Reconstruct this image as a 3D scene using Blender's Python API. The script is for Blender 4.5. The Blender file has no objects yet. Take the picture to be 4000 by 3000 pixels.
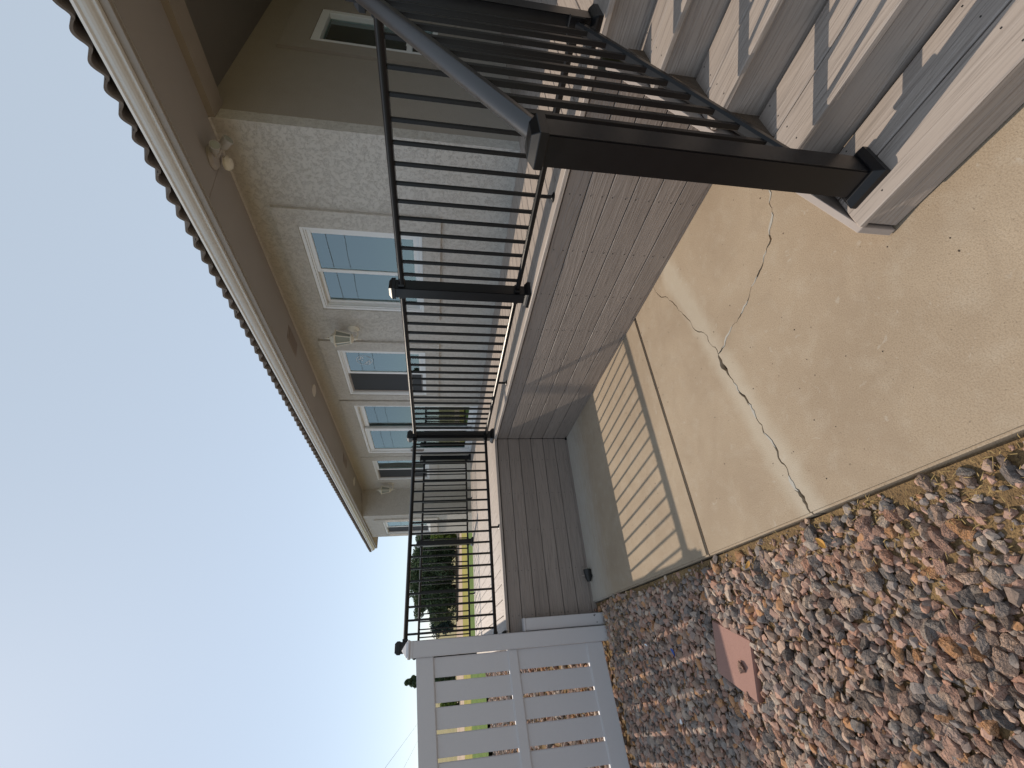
import bpy, bmesh, math, random
import numpy as np
from mathutils import Vector, Matrix
random.seed(7); rng = np.random.default_rng(7)
R = math.radians
sc = bpy.context.scene
col = sc.collection

# ------------------------------------------------------------------ camera
cam_d = bpy.data.cameras.new('camera'); cam = bpy.data.objects.new('camera', cam_d); col.objects.link(cam)
cam_d.sensor_width = 36; cam_d.sensor_fit = 'HORIZONTAL'; cam_d.lens = 1670.6 / 4000 * 36
cam_d.clip_start = .02; cam_d.clip_end = 6000
HC = 1.5694
FW = Vector((0.53921401, 0.82532314, -0.16760062)); RT = Vector((0.83841701, -0.54483821, 0.01443086)); UP = Vector((0.0794051, 0.14830053, 0.98574935))
# the phone was held upright but the picture is stored on its side: picture right = world down
M = Matrix((-UP, RT, -FW)).transposed().to_4x4(); M.translation = (0, 0, HC)
cam.matrix_world = M
sc.camera = cam

# ------------------------------------------------------------------ world, sun, exposure
SUN = Vector((-.139, 1.105, 1.0)).normalized()
elev = math.asin(SUN.z); azim = math.atan2(SUN.x, SUN.y)
w = bpy.data.worlds.new('World'); sc.world = w; w.use_nodes = True
nt = w.node_tree; nt.nodes.clear()
sky = nt.nodes.new('ShaderNodeTexSky'); sky.sky_type = 'NISHITA'; sky.sun_disc = False
sky.sun_elevation = elev; sky.sun_rotation = azim; sky.altitude = 300
sky.air_density = .75; sky.dust_density = .25; sky.ozone_density = 1.0
bg = nt.nodes.new('ShaderNodeBackground'); bg.inputs['Strength'].default_value = .045
hz = nt.nodes.new('ShaderNodeBackground'); hz.inputs['Color'].default_value = (.435, .492, .54, 1); hz.inputs['Strength'].default_value = 1.0   # even smoke haze over the whole dome
ad = nt.nodes.new('ShaderNodeAddShader'); wo = nt.nodes.new('ShaderNodeOutputWorld')
nt.links.new(sky.outputs[0], bg.inputs[0]); nt.links.new(bg.outputs[0], ad.inputs[0]); nt.links.new(hz.outputs[0], ad.inputs[1]); nt.links.new(ad.outputs[0], wo.inputs[0])
sun_d = bpy.data.lights.new('sun', 'SUN'); sun = bpy.data.objects.new('sun', sun_d); col.objects.link(sun)
sun_d.energy = 3.7; sun_d.angle = R(.42); sun_d.color = (1.0, .86, .70)
sun.rotation_euler = (-SUN).to_track_quat('-Z', 'Y').to_euler()
sun.location = (0, 0, 20)
vs = sc.view_settings
sc.display_settings.display_device = 'sRGB'
vs.view_transform = 'Standard'; vs.look = 'None'; vs.gamma = 1; vs.use_curve_mapping = False
vs.exposure = .06

# ------------------------------------------------------------------ materials
MATS = {}
class N:
    """small node-tree helper"""
    def __init__(s, name):
        s.m = bpy.data.materials.new(name); s.m.use_nodes = True; s.t = s.m.node_tree
        s.b = s.t.nodes['Principled BSDF']; MATS[name] = s.m
    def n(s, typ, **kw):
        o = s.t.nodes.new(typ)
        for k, v in kw.items():
            if k.startswith('i_'):
                k = k[2:]; k = int(k) if k.isdigit() else k
                o.inputs[k].default_value = v
            else: setattr(o, k, v)
        return o
    def l(s, a, b): s.t.links.new(a, b)
    def coord(s, kind='Object', scale=(1, 1, 1), rand=0):
        tc = s.n('ShaderNodeTexCoord'); mp = s.n('ShaderNodeMapping'); mp.inputs['Scale'].default_value = scale
        src = tc.outputs[kind]
        if rand:
            oi = s.n('ShaderNodeObjectInfo'); mu = s.n('ShaderNodeMath', operation='MULTIPLY', i_1=rand); s.l(oi.outputs['Random'], mu.inputs[0])
            ad = s.n('ShaderNodeVectorMath', operation='ADD'); s.l(src, ad.inputs[0]); s.l(mu.outputs[0], ad.inputs[1]); src = ad.outputs[0]
        s.l(src, mp.inputs[0]); return mp.outputs[0]
    def noise(s, vec, scale, detail=3, rough=.55, dist=0):
        o = s.n('ShaderNodeTexNoise'); o.inputs['Scale'].default_value = scale; o.inputs['Detail'].default_value = detail
        o.inputs['Roughness'].default_value = rough; o.inputs['Distortion'].default_value = dist; s.l(vec, o.inputs['Vector']); return o.outputs['Fac']
    def ramp(s, fac, *stops):
        o = s.n('ShaderNodeValToRGB'); e = o.color_ramp.elements
        while len(e) < len(stops): e.new(.5)
        for q, (p, c) in zip(e, stops): q.position = p; q.color = (*c, 1) if len(c) == 3 else c
        s.l(fac, o.inputs[0]); return o.outputs[0]
    def mix(s, fac, a, b, blend='MIX'):
        o = s.n('ShaderNodeMix', data_type='RGBA', blend_type=blend)
        for k, v in ((0, fac), (6, a), (7, b)):
            if isinstance(v, (int, float)): o.inputs[k].default_value = v
            elif isinstance(v, tuple): o.inputs[k].default_value = (*v, 1)
            else: s.l(v, o.inputs[k])
        return o.outputs[2]
    def math(s, op, a, b=None, c=None):
        o = s.n('ShaderNodeMath', operation=op)
        for k, v in enumerate((a, b, c)):
            if v is None: continue
            if isinstance(v, (int, float)): o.inputs[k].default_value = v
            else: s.l(v, o.inputs[k])
        return o.outputs[0]
    def bump(s, h, strength=.5, dist=.01, prev=None):
        o = s.n('ShaderNodeBump'); o.inputs['Strength'].default_value = strength; o.inputs['Distance'].default_value = dist
        s.l(h, o.inputs['Height'])
        if prev is not None: s.l(prev, o.inputs['Normal'])
        return o.outputs[0]
    def done(s, color=None, rough=.6, normal=None, spec=.5, metal=0):
        if color is not None:
            if isinstance(color, tuple): s.b.inputs['Base Color'].default_value = (*color, 1)
            else: s.l(color, s.b.inputs['Base Color'])
        if isinstance(rough, (int, float)): s.b.inputs['Roughness'].default_value = rough
        else: s.l(rough, s.b.inputs['Roughness'])
        s.b.inputs['Specular IOR Level'].default_value = spec; s.b.inputs['Metallic'].default_value = metal
        if normal is not None: s.l(normal, s.b.inputs['Normal'])
        return s.m

def mat_board(name, c0, c1, c2, emboss=.6):
    s = N(name)
    g = s.noise(s.coord(scale=(.55, 7.5, 7.5), rand=37.0), 1.0, 2, .45, .5)           # long flame figure
    rings = s.ramp(s.math('SINE', s.math('MULTIPLY', g, 95.0)), (.30, (0, 0, 0)), (.85, (1, 1, 1)))
    g2 = s.noise(s.coord(scale=(3.5, 120, 120), rand=21.0), 1.0, 4, .65, .5)             # fine pores
    g3 = s.noise(s.coord(scale=(1.3, 3, 3), rand=11.0), 1.2, 3)
    oi = s.n('ShaderNodeObjectInfo')
    tone = s.math('MULTIPLY_ADD', oi.outputs['Random'], .5, .12); tone = s.math('MULTIPLY_ADD', g3, .45, tone)
    c = s.mix(tone, c0, c1)
    pore = s.ramp(g2, (.50, (0, 0, 0)), (.66, (1, 1, 1)))
    c = s.mix(s.math('MULTIPLY', pore, .55), c, c2); c = s.mix(s.math('MULTIPLY', rings, .07), c, c2)
    h = s.math('ADD', rings, s.math('MULTIPLY', g2, .6))
    return s.done(c, s.math('MULTIPLY_ADD', g2, .2, .42), s.bump(h, emboss, .0022), .5)
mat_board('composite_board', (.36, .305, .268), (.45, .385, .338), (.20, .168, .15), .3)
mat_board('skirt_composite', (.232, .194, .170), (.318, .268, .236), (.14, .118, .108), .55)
mat_board('stair_composite', (.315, .268, .236), (.39, .335, .295), (.15, .125, .112), .5)

def mat_stucco():
    s = N('stucco'); v = s.coord()
    n1 = s.noise(v, 88, 2, .5, .9); worm = s.math('ABSOLUTE', s.math('SUBTRACT', n1, .5))
    gate = s.ramp(s.noise(v, 34, 2), (.45, (0, 0, 0)), (.52, (1, 1, 1)))
    crev = s.math('MULTIPLY', s.ramp(worm, (.012, (1, 1, 1)), (.06, (0, 0, 0))), gate)
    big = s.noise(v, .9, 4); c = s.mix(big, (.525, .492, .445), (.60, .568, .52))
    c = s.mix(s.math('MULTIPLY', crev, .34), c, (.22, .195, .165))
    dirt = s.ramp(s.noise(v, 2.3, 5, .65), (.55, (0, 0, 0)), (.8, (1, 1, 1)))
    c = s.mix(s.math('MULTIPLY', dirt, .35), c, (.40, .35, .28))
    h = s.math('SUBTRACT', s.math('MULTIPLY', n1, .6), s.math('MULTIPLY', crev, .9))
    h = s.math('ADD', h, s.math('MULTIPLY', s.noise(v, 160, 2), .25))
    return s.done(c, .9, s.bump(h, .6, .004), .25)
mat_stucco()
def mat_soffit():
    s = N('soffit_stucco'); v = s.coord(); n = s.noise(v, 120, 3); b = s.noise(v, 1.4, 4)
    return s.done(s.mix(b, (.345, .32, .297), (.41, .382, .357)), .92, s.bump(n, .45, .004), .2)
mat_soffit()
def plain(name, c, rough=.5, var=.12, nscale=30, bump=.08, spec=.5, metal=0, dist=.002):
    s = N(name); v = s.coord(); n = s.noise(v, nscale, 4); b = s.noise(v, nscale / 12, 3)
    f = s.math('ADD', s.math('MULTIPLY', n, .5), s.math('MULTIPLY', b, .5))
    a = tuple(x * (1 - var) for x in c); d = tuple(min(1, x * (1 + var)) for x in c)
    return s.done(s.mix(f, a, d), s.math('MULTIPLY_ADD', b, .12, rough - .06), s.bump(n, bump, dist), spec, metal)
plain('black_aluminium', (.005, .005, .006), .33, .2, 240, .08, .36, 0, .0008)
plain('handrail_aluminium', (.006, .006, .008), .30, .15, 240, .03, 1.0, 0, .0005)
plain('composite_edge', (.36, .31, .28), .6, .08, 60, .2, .4)
plain('white_vinyl', (.575, .56, .57), .42, .04, 60, .05)
plain('window_vinyl', (.80, .80, .79), .38, .03, 60, .04)
plain('almond_paint', (.62, .575, .50), .45, .06, 25, .06)
plain('gutter_paint', (.70, .70, .685), .36, .05, 12, .05)
plain('fascia_paint', (.34, .30, .262), .6, .08, 18, .12)
plain('lantern_paint', (.74, .69, .58), .5, .06, 60, .1)
plain('lamp_plastic', (.40, .37, .345), .5, .08, 60, .08)
plain('vent_metal', (.30, .255, .225), .55, .08, 50, .1)
plain('black_plastic', (.012, .012, .012), .5, .2, 90, .12)
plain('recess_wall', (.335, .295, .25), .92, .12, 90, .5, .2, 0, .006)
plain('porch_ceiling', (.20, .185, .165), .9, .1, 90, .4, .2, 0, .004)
plain('screen_mesh', (.055, .058, .062), .7, .15, 220, .1, .2)
plain('blind', (.50, .55, .54), .8, .05, 8, .05, .2)
plain('curtain', (.80, .83, .76), .85, .05, 6, .1, .2)
plain('dark_interior', (.012, .012, .012), .8, .1, 8, .02, .1)
plain('bark', (.10, .075, .055), .9, .35, 30, .6, .2, 0, .02)
plain('rust_stain', (.34, .15, .045), .9, .2, 30, .1, .2)
plain('blue_plastic', (.008, .06, .30), .3, .1, 40, .02)
plain('white_scrap', (.70, .72, .74), .6, .05, 40, .1)
plain('dry_straw', (.33, .235, .10), .8, .25, 200, .1, .2)
plain('dry_leaf', (.42, .22, .05), .7, .25, 90, .3, .3)
plain('crack_filler', (.40, .385, .35), .9, .15, 220, .6, .2, 0, .003)
plain('pole_wood', (.13, .10, .08), .9, .2, 20, .3, .2)
plain('wire_black', (.01, .01, .01), .6, .1, 10, 0)
plain('lantern_glass', (.30, .31, .27), .12, .1, 20, .02)

def mat_tile():
    s = N('roof_tile_clay'); v = s.coord(rand=9.0); n = s.noise(v, 22, 5, .65)
    oi = s.n('ShaderNodeObjectInfo')
    c = s.mix(s.math('ADD', s.math('MULTIPLY', n, .7), s.math('MULTIPLY', oi.outputs['Random'], .3)), (.13, .108, .095), (.28, .24, .21))
    return s.done(c, .85, s.bump(n, .4, .005), .3)
mat_tile()
def mat_pane(name='window_glass', ior=2.9):
    s = N(name); t = s.t; t.nodes.remove(s.b)
    out = [n for n in t.nodes if n.type == 'OUTPUT_MATERIAL'][0]
    v = s.coord(); bm = s.bump(s.noise(v, 1.6, 1), .05, .02)
    gl = s.n('ShaderNodeBsdfGlossy'); gl.inputs['Roughness'].default_value = .015; gl.inputs['Color'].default_value = (.80, .95, .96, 1); s.l(bm, gl.inputs['Normal'])
    tr = s.n('ShaderNodeBsdfTransparent'); tr.inputs['Color'].default_value = (.80, .87, .85, 1)
    fr = s.n('ShaderNodeFresnel'); fr.inputs['IOR'].default_value = ior; s.l(bm, fr.inputs['Normal'])
    mx = s.n('ShaderNodeMixShader'); s.l(fr.outputs[0], mx.inputs[0]); s.l(tr.outputs[0], mx.inputs[1]); s.l(gl.outputs[0], mx.inputs[2])
    s.l(mx.outputs[0], out.inputs['Surface'])
mat_pane(); mat_pane('door_glass', 2.5)
def mat_concrete():
    s = N('concrete'); v = s.coord()
    big = s.noise(v, 1.3, 5, .6, .4); mid = s.noise(v, 9, 4, .6); fine = s.noise(v, 190, 3, .7)
    vb = s.coord(scale=(40, 8, 8)); broom = s.noise(vb, 6, 3, .6, .3)
    c = s.mix(s.ramp(big, (.3, (0, 0, 0)), (.7, (1, 1, 1))), (.315, .247, .178), (.405, .328, .242))
    c = s.mix(s.math('MULTIPLY', s.ramp(mid, (.5, (0, 0, 0)), (.75, (1, 1, 1))), .4), c, (.44, .385, .31))
    c = s.mix(s.math('MULTIPLY', s.ramp(fine, (.45, (0, 0, 0)), (.68, (1, 1, 1))), .55), c, (.20, .15, .10))
    c = s.mix(s.math('MULTIPLY', s.ramp(s.noise(v, 2.6, 6, .7, 1.2), (.50, (0, 0, 0)), (.66, (1, 1, 1))), .30), c, (.265, .203, .145))
    c = s.mix(s.math('MULTIPLY', s.ramp(s.noise(v, 17, 3, .6, .8), (.66, (0, 0, 0)), (.72, (1, 1, 1))), .30), c, (.47, .44, .385))
    spk = s.ramp(s.noise(v, 75, 2, .5), (.715, (0, 0, 0)), (.735, (1, 1, 1)))
    c = s.mix(s.math('MULTIPLY', spk, .55), c, (.11, .085, .06))
    # pale cement rubbed along the long crack
    sx = s.n('ShaderNodeSeparateXYZ'); s.l(v, sx.inputs[0])
    lin = s.math('MULTIPLY_ADD', sx.outputs[0], .155, 1.543)
    wob = s.math('MULTIPLY_ADD', s.noise(v, 5, 2), .10, -.05)
    d = s.math('ABSOLUTE', s.math('ADD', s.math('SUBTRACT', sx.outputs[1], lin), wob))
    halo = s.ramp(d, (.035, (1, 1, 1)), (.105, (0, 0, 0)))
    c = s.mix(s.math('MULTIPLY', halo, .45), c, (.48, .44, .365))
    # whitish wash near the skirting
    band = s.math('ADD', s.math('SUBTRACT', sx.outputs[1], 4.02), s.math('MULTIPLY_ADD', s.noise(s.coord(scale=(2.0, 14, 14)), 2.2, 4), .5, -.25))
    wash = s.ramp(band, (.0, (0, 0, 0)), (.45, (1, 1, 1)))
    st = s.noise(s.coord(scale=(2.5, 40, 3)), 3, 4)
    c = s.mix(s.math('MULTIPLY', s.math('MULTIPLY', wash, st), 1.1), c, (.50, .49, .46))
    h = s.math('ADD', s.math('MULTIPLY', fine, .8), s.math('MULTIPLY', broom, .7))
    return s.done(c, .88, s.bump(h, .6, .003), .25)
mat_concrete()
def mat_stone(name, obj_rand):
    s = N(name); v = s.coord(rand=13.0 if obj_rand else 0)
    if obj_rand: f = s.n('ShaderNodeObjectInfo').outputs['Random']
    else: f = s.n('ShaderNodeAttribute', attribute_name='tone').outputs['Fac']
    r = s.n('ShaderNodeValToRGB'); r.color_ramp.interpolation = 'CONSTANT'; e = r.color_ramp.elements
    tones = [(0.276, 0.21, 0.181), (0.413, 0.245, 0.186), (0.18, 0.16, 0.152), (0.477, 0.29, 0.219), (0.339, 0.21, 0.163), (0.106, 0.097, 0.093), (0.339, 0.28, 0.237), (0.466, 0.235, 0.107), (0.276, 0.19, 0.144), (0.35, 0.255, 0.219), (0.164, 0.125, 0.104), (0.498, 0.345, 0.256), (0.318, 0.185, 0.14), (0.212, 0.193, 0.179), (0.498, 0.4, 0.321), (0.392, 0.27, 0.205), (0.424, 0.225, 0.153), (0.244, 0.215, 0.2)]
    while len(e) < len(tones): e.new(.5)
    for i, (q, c) in enumerate(zip(e, tones)): q.position = i / len(tones); q.color = (*c, 1)
    s.l(f, r.inputs[0])
    k = 1.6 if obj_rand else 60; n = s.noise(v, k, 4, .65); n2 = s.noise(v, k * 5, 2)
    c = s.mix(s.ramp(n, (.38, (0, 0, 0)), (.68, (1, 1, 1))), r.outputs[0], (.36, .27, .225))
    c = s.mix(s.math('MULTIPLY', s.ramp(n2, (.56, (0, 0, 0)), (.66, (1, 1, 1))), .6), s.mix(.6, c, r.outputs[0]), (.05, .045, .042))
    return s.done(c, .85, s.bump(n, .7, .15 if obj_rand else .006), .3)
mat_stone('stone_object', True); mat_stone('stone_mass', False)
def mat_ground(name, c0, c1, sc1, c2=None, bump=.4, d=.02):
    s = N(name); v = s.coord(); a = s.noise(v, sc1, 5, .65); b = s.noise(v, sc1 * 9, 3, .6)
    c = s.mix(s.ramp(a, (.35, (0, 0, 0)), (.65, (1, 1, 1))), c0, c1)
    if c2: c = s.mix(s.ramp(b, (.5, (0, 0, 0)), (.7, (1, 1, 1))), c, c2)
    return s.done(c, .95, s.bump(b, bump, d), .15)
mat_ground('soil', (.17, .112, .058), (.28, .185, .09), 14, (.085, .06, .04), .8, .012)
mat_ground('crack_dirt', (.035, .026, .018), (.10, .068, .032), 40, None, .6, .01)
mat_ground('field', (.27, .225, .105), (.20, .185, .085), .03, (.31, .25, .13))
mat_ground('green_lawn', (.062, .12, .018), (.105, .165, .028), .8, (.16, .185, .04), .9, .05)
mat_ground('dry_lawn', (.25, .225, .045), (.33, .275, .062), .5, (.19, .185, .045), .9, .05)
mat_ground('dirt', (.42, .31, .225), (.49, .375, .28), .3, (.30, .215, .15))
mat_ground('mulch', (.20, .145, .10), (.30, .225, .165), 1.2, (.14, .10, .075))
def mat_paver():
    s = N('paver_concrete'); v = s.coord(); f = s.noise(v, 210, 3, .7); b = s.noise(v, 9, 3)
    c = s.mix(b, (.30, .175, .145), (.36, .21, .175)); c = s.mix(s.ramp(f, (.55, (0, 0, 0)), (.7, (1, 1, 1))), c, (.22, .12, .11))
    return s.done(c, .9, s.bump(f, .5, .002), .2)
mat_paver()
def mat_leaf(name, c0, c1):
    s = N(name); a = s.n('ShaderNodeAttribute', attribute_name='tone').outputs['Fac']
    c = s.mix(a, c0, c1); s.done(c, .7, None, .25)
    tr = s.n('ShaderNodeBsdfTranslucent'); s.l(c, tr.inputs['Color']); ad = s.n('ShaderNodeMixShader'); ad.inputs[0].default_value = .25
    out = [n for n in s.t.nodes if n.type == 'OUTPUT_MATERIAL'][0]
    s.l(s.b.outputs[0], ad.inputs[1]); s.l(tr.outputs[0], ad.inputs[2]); s.l(ad.outputs[0], out.inputs['Surface'])
mat_leaf('leaf_dark', (.036, .064, .036), (.11, .155, .08))
mat_leaf('leaf_blue', (.022, .042, .040), (.06, .098, .090))
mat_leaf('leaf_bright', (.06, .105, .018), (.15, .20, .04))

# ------------------------------------------------------------------ object helpers
WL = {}
def tag(o, label=None, cat=None, group=None, kind=None):
    if label: o['label'] = label
    if cat: o['category'] = cat
    if group: o['group'] = group
    if kind: o['kind'] = kind
    return o
def empty(name, loc, label=None, cat=None, group=None, kind=None):
    o = bpy.data.objects.new(name, None); col.objects.link(o); o.location = loc; o.empty_display_size = .1
    WL[o] = Vector(loc); return tag(o, label, cat, group, kind)
def put(name, me, parent=None, loc=(0, 0, 0), rot=(0, 0, 0)):
    o = bpy.data.objects.new(name, me); col.objects.link(o); loc = Vector(loc); WL[o] = loc
    if parent is not None: o.parent = parent; o.location = loc - WL[parent]
    else: o.location = loc
    o.rotation_euler = rot
    return o
class MB:
    def __init__(s): s.v = []; s.f = []
    def add(s, v, f):
        k = len(s.v); s.v += [tuple(p) for p in v]; s.f += [tuple(i + k for i in q) for q in f]; return s
    def box(s, x0, x1, y0, y1, z0, z1):
        v = [(x, y, z) for x in (x0, x1) for y in (y0, y1) for z in (z0, z1)]
        return s.add(v, [(0, 1, 3, 2), (4, 6, 7, 5), (0, 4, 5, 1), (2, 3, 7, 6), (0, 2, 6, 4), (1, 5, 7, 3)])
    def extrude(s, prof, a, b, axis):
        """closed profile (p,q) swept along axis from a to b; axis 'x': (y,z), 'y': (x,z), 'z': (x,y)"""
        n = len(prof)
        def P(p, q, t): return {'x': (t, p, q), 'y': (p, t, q), 'z': (p, q, t)}[axis]
        v = [P(p, q, a) for p, q in prof] + [P(p, q, b) for p, q in prof]
        f = [(i, (i + 1) % n, (i + 1) % n + n, i + n) for i in range(n)] + [tuple(range(n - 1, -1, -1)), tuple(range(n, 2 * n))]
        return s.add(v, f)
    def lathe(s, prof, c=(0, 0, 0), n=16, rx=1, ry=1, twist=0):
        v = []; f = []
        for r, z in prof:
            for i in range(n):
                a = 2 * math.pi * i / n + twist; v.append((c[0] + r * rx * math.cos(a), c[1] + r * ry * math.sin(a), c[2] + z))
        m = len(prof)
        for j in range(m - 1):
            for i in range(n): f.append((j * n + i, j * n + (i + 1) % n, (j + 1) * n + (i + 1) % n, (j + 1) * n + i))
        f.append(tuple(range(n - 1, -1, -1))); f.append(tuple((m - 1) * n + i for i in range(n)))
        return s.add(v, f)
    def tube(s, pts, rad, n=8):
        pts = [Vector(p) for p in pts]; v = []; f = []; rad = rad if isinstance(rad, (list, tuple)) else [rad] * len(pts)
        for i, p in enumerate(pts):
            d = (pts[min(i + 1, len(pts) - 1)] - pts[max(i - 1, 0)]).normalized()
            a = d.orthogonal().normalized() if abs(d.z) > .9 else d.cross(Vector((0, 0, 1))).normalized(); b = d.cross(a)
            for k in range(n):
                t = 2 * math.pi * k / n; v.append(p + rad[i] * (math.cos(t) * a + math.sin(t) * b))
        m = len(pts)
        for j in range(m - 1):
            for k in range(n): f.append((j * n + k, j * n + (k + 1) % n, (j + 1) * n + (k + 1) % n, (j + 1) * n + k))
        f.append(tuple(range(n - 1, -1, -1))); f.append(tuple((m - 1) * n + k for k in range(n)))
        return s.add(v, f)
    def mesh(s, name, mat, bevel=0, seg=1, smooth=False, off=(0, 0, 0)):
        me = bpy.data.meshes.new(name); o = Vector(off)
        me.from_pydata([tuple(Vector(p) - o) for p in s.v], [], s.f)
        bm = bmesh.new(); bm.from_mesh(me); bmesh.ops.recalc_face_normals(bm, faces=bm.faces)
        if bevel: bmesh.ops.bevel(bm, geom=[e for e in bm.edges if e.calc_face_angle(0) > .6], offset=bevel, segments=seg, affect='EDGES', clamp_overlap=True)
        if smooth:
            for q in bm.faces: q.smooth = True
            for e in bm.edges: e.smooth = e.calc_face_angle(0) < .6
        bm.to_mesh(me); bm.free(); me.materials.append(MATS[mat]); return me
def part(name, mb, mat, parent, bevel=0, seg=1, smooth=False):
    """mesh given in world coordinates, origin at the middle of its bounding box"""
    a = np.array(mb.v); c = Vector((a.min(0) + a.max(0)) / 2)
    return put(name, mb.mesh(name, mat, bevel, seg, smooth, c), parent, c)
_boards = {}
def board_mesh(L, W, T, mat, bevel=.003):
    k = (round(L, 3), round(W, 4), round(T, 4), mat)
    if k not in _boards: _boards[k] = MB().box(-L / 2, L / 2, -W / 2, W / 2, -T / 2, T / 2).mesh('board', mat, bevel, 1)
    return _boards[k]
ALX = (0, 0, 0); ALY = (0, 0, R(90)); FACE_X = (R(90), 0, R(90)); FACE_Y = (R(90), 0, 0)

# ------------------------------------------------------------------ layout numbers (metres)
XD, HD = 2.228, .9036            # front edge and height of the deck
Y2 = 4.64                        # deck corner where it steps out to the left
XL, YF = .085, 8.42              # left and far edges of the wide part
XW, YR = 3.70, 1.95              # house wall, corner of the porch recess
XR = XD + .09                    # line of the railing
def zg(x, y):                    # the stony ground falls gently away from the slab
    return -.034 - .055 * min(max(.4 - x, 0), 4.5)

# ------------------------------------------------------------------ ground
def sheet(name, x0, x1, y0, y1, nx, ny, fz, mat):
    xs = np.linspace(x0, x1, nx + 1); ys = np.linspace(y0, y1, ny + 1)
    v = [(x, y, fz(x, y)) for y in ys for x in xs]
    f = [(j * (nx + 1) + i, j * (nx + 1) + i + 1, (j + 1) * (nx + 1) + i + 1, (j + 1) * (nx + 1) + i) for j in range(ny) for i in range(nx)]
    me = bpy.data.meshes.new(name); me.from_pydata(v, [], f); me.materials.append(MATS[mat])
    return tag(put(name, me), kind='structure')
sheet('ground', -3000, 3000, -3000, 3000, 2, 2, lambda x, y: -.36, 'field')
sheet('dirt_road', -60, 60, 31, 41, 8, 2, lambda x, y: -.12, 'dirt')
sheet('dry_lawn', -60, 60, 25, 31, 8, 2, lambda x, y: -.125, 'dry_lawn')
sheet('lawn', -60, 60, 17.6, 25, 8, 2, lambda x, y: -.13, 'green_lawn')
sheet('mulch_bed', -60, 60, 13.5, 17.6, 8, 2, lambda x, y: -.30, 'mulch')
gravel_bed = sheet('gravel_bed', -9, .405, -5, 16.5, 60, 100, lambda x, y: zg(x, y) + .008 * math.sin(5 * x + 3 * y) * math.sin(4 * y - 2 * x), 'soil')

# concrete walk: pieces parted by a tooled joint and by the two cracks
def jag(pts, amp, n=3):
    out = [Vector((*p, 0)) for p in pts]
    for _ in range(n):
        q = [out[0]]
        for a, b in zip(out, out[1:]):
            d = b - a; nrm = Vector((-d.y, d.x, 0)); q += [a + d * random.uniform(.4, .6) + nrm * random.uniform(-amp, amp), b]
        out = q
    return [(p.x, p.y) for p in out]
def offs(pts, wd, side):
    out = []
    for i, p in enumerate(pts):
        a = Vector(pts[max(i - 1, 0)]); b = Vector(pts[min(i + 1, len(pts) - 1)]); d = (b - a).normalized()
        n = Vector((-d.y, d.x)) * side; w = wd(i / (len(pts) - 1)); out.append((p[0] + n.x * w, p[1] + n.y * w))
    return out
J = (1.369, 1.749)
crR = jag([(3.0, 2.42), (2.26, 2.09), (2.063, 1.999), (1.961, 1.95), (1.829, 1.903), (1.717, 1.863), (1.596, 1.827), (1.525, 1.775), (1.465, 1.777), J], .14, 2)
crL = jag([J, (1.3, 1.758), (1.226, 1.74), (1.159, 1.727), (1.07, 1.708), (.99, 1.681), (.915, 1.681), (.831, 1.676), (.758, 1.649), (.664, 1.65), (.615, 1.637), (.548, 1.642), (.489, 1.618), (.415, 1.615)], .16, 2)
crB = jag([J, (1.376, 1.678), (1.425, 1.577), (1.43, 1.498), (1.453, 1.448), (1.481, 1.382), (1.505, 1.326), (1.528, 1.272), (1.562, 1.219), (1.586, 1.179), (1.6, 1.14), (1.69, 1.071), (1.762, 1.05), (1.83, 1.008), (2.3, .82), (3.0, .6)], .14, 2)
wR = lambda t: .0020 + .0010 * math.sin(40 * t); wB = lambda t: .0034 + .0022 * math.sin(31 * t)
wL = lambda t: .0045 + .0022 * math.sin(23 * t) + (.009 * math.exp(-((t - .10) / .05) ** 2)) + .004 * math.exp(-((t - .93) / .05) ** 2)
walk = empty('concrete_path', (1.4, 1.8, 0), kind='structure')
def slab(poly):
    n = len(poly); z0, z1 = -.12, 0.0
    bm = bmesh.new(); vs_ = [bm.verts.new((x, y, z1)) for x, y in poly]; f = bm.faces.new(vs_)
    if f.normal.z < 0 or sum(poly[i][0] * poly[(i + 1) % n][1] - poly[(i + 1) % n][0] * poly[i][1] for i in range(n)) < 0: f.normal_flip()
    r = bmesh.ops.extrude_face_region(bm, geom=[f]); bmesh.ops.translate(bm, verts=[v for v in r['geom'] if isinstance(v, bmesh.types.BMVert)], vec=(0, 0, z0))
    bmesh.ops.recalc_face_normals(bm, faces=bm.faces)
    es = [e for e in bm.edges if all(abs(v.co.z) < 1e-6 for v in e.verts) and all(abs(v.co.x - .415) < 1e-3 for v in e.verts)]
    es += [e for e in bm.edges if all(abs(v.co.z) < 1e-6 for v in e.verts) and all(abs(v.co.y - 2.448) < .013 for v in e.verts)]
    if es: bmesh.ops.bevel(bm, geom=es, offset=.009, segments=2, affect='EDGES', clamp_overlap=True)
    for f in bm.faces: f.smooth = .05 < f.normal.z < .98
    me = bpy.data.meshes.new('slab')
    top = Vector((1.4, 1.8, 0))
    bm.to_mesh(me); bm.free(); me.materials.append(MATS['concrete'])
    o = bpy.data.objects.new('slab', me); col.objects.link(o); o.parent = walk; o.matrix_parent_inverse = Matrix.Translation(-top); WL[o] = Vector((0, 0, 0)); return o
slab([(.415, 2.456), (3.0, 2.456), (3.0, 4.655), (.415, 4.655)])
slab([(.415, 2.441), (3.0, 2.441)] + offs(crR, wR, -1) + offs(crL, wL, -1)[1:])
slab(offs(crR, wR, 1)[::-1][:-1] + [(3.0, 2.41), (3.0, .61)] + offs(crB, wB, 1)[::-1][1:-1])
slab(offs(crL, wL, 1)[::-1][:-1] + offs(crB, wB, -1) + [(3.0, -5), (.415, -5)])
bed = MB().box(.45, 3.0, -5, 4.6, -.2, -.028); bo = part('crack_bed', bed, 'crack_dirt', walk)
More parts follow.
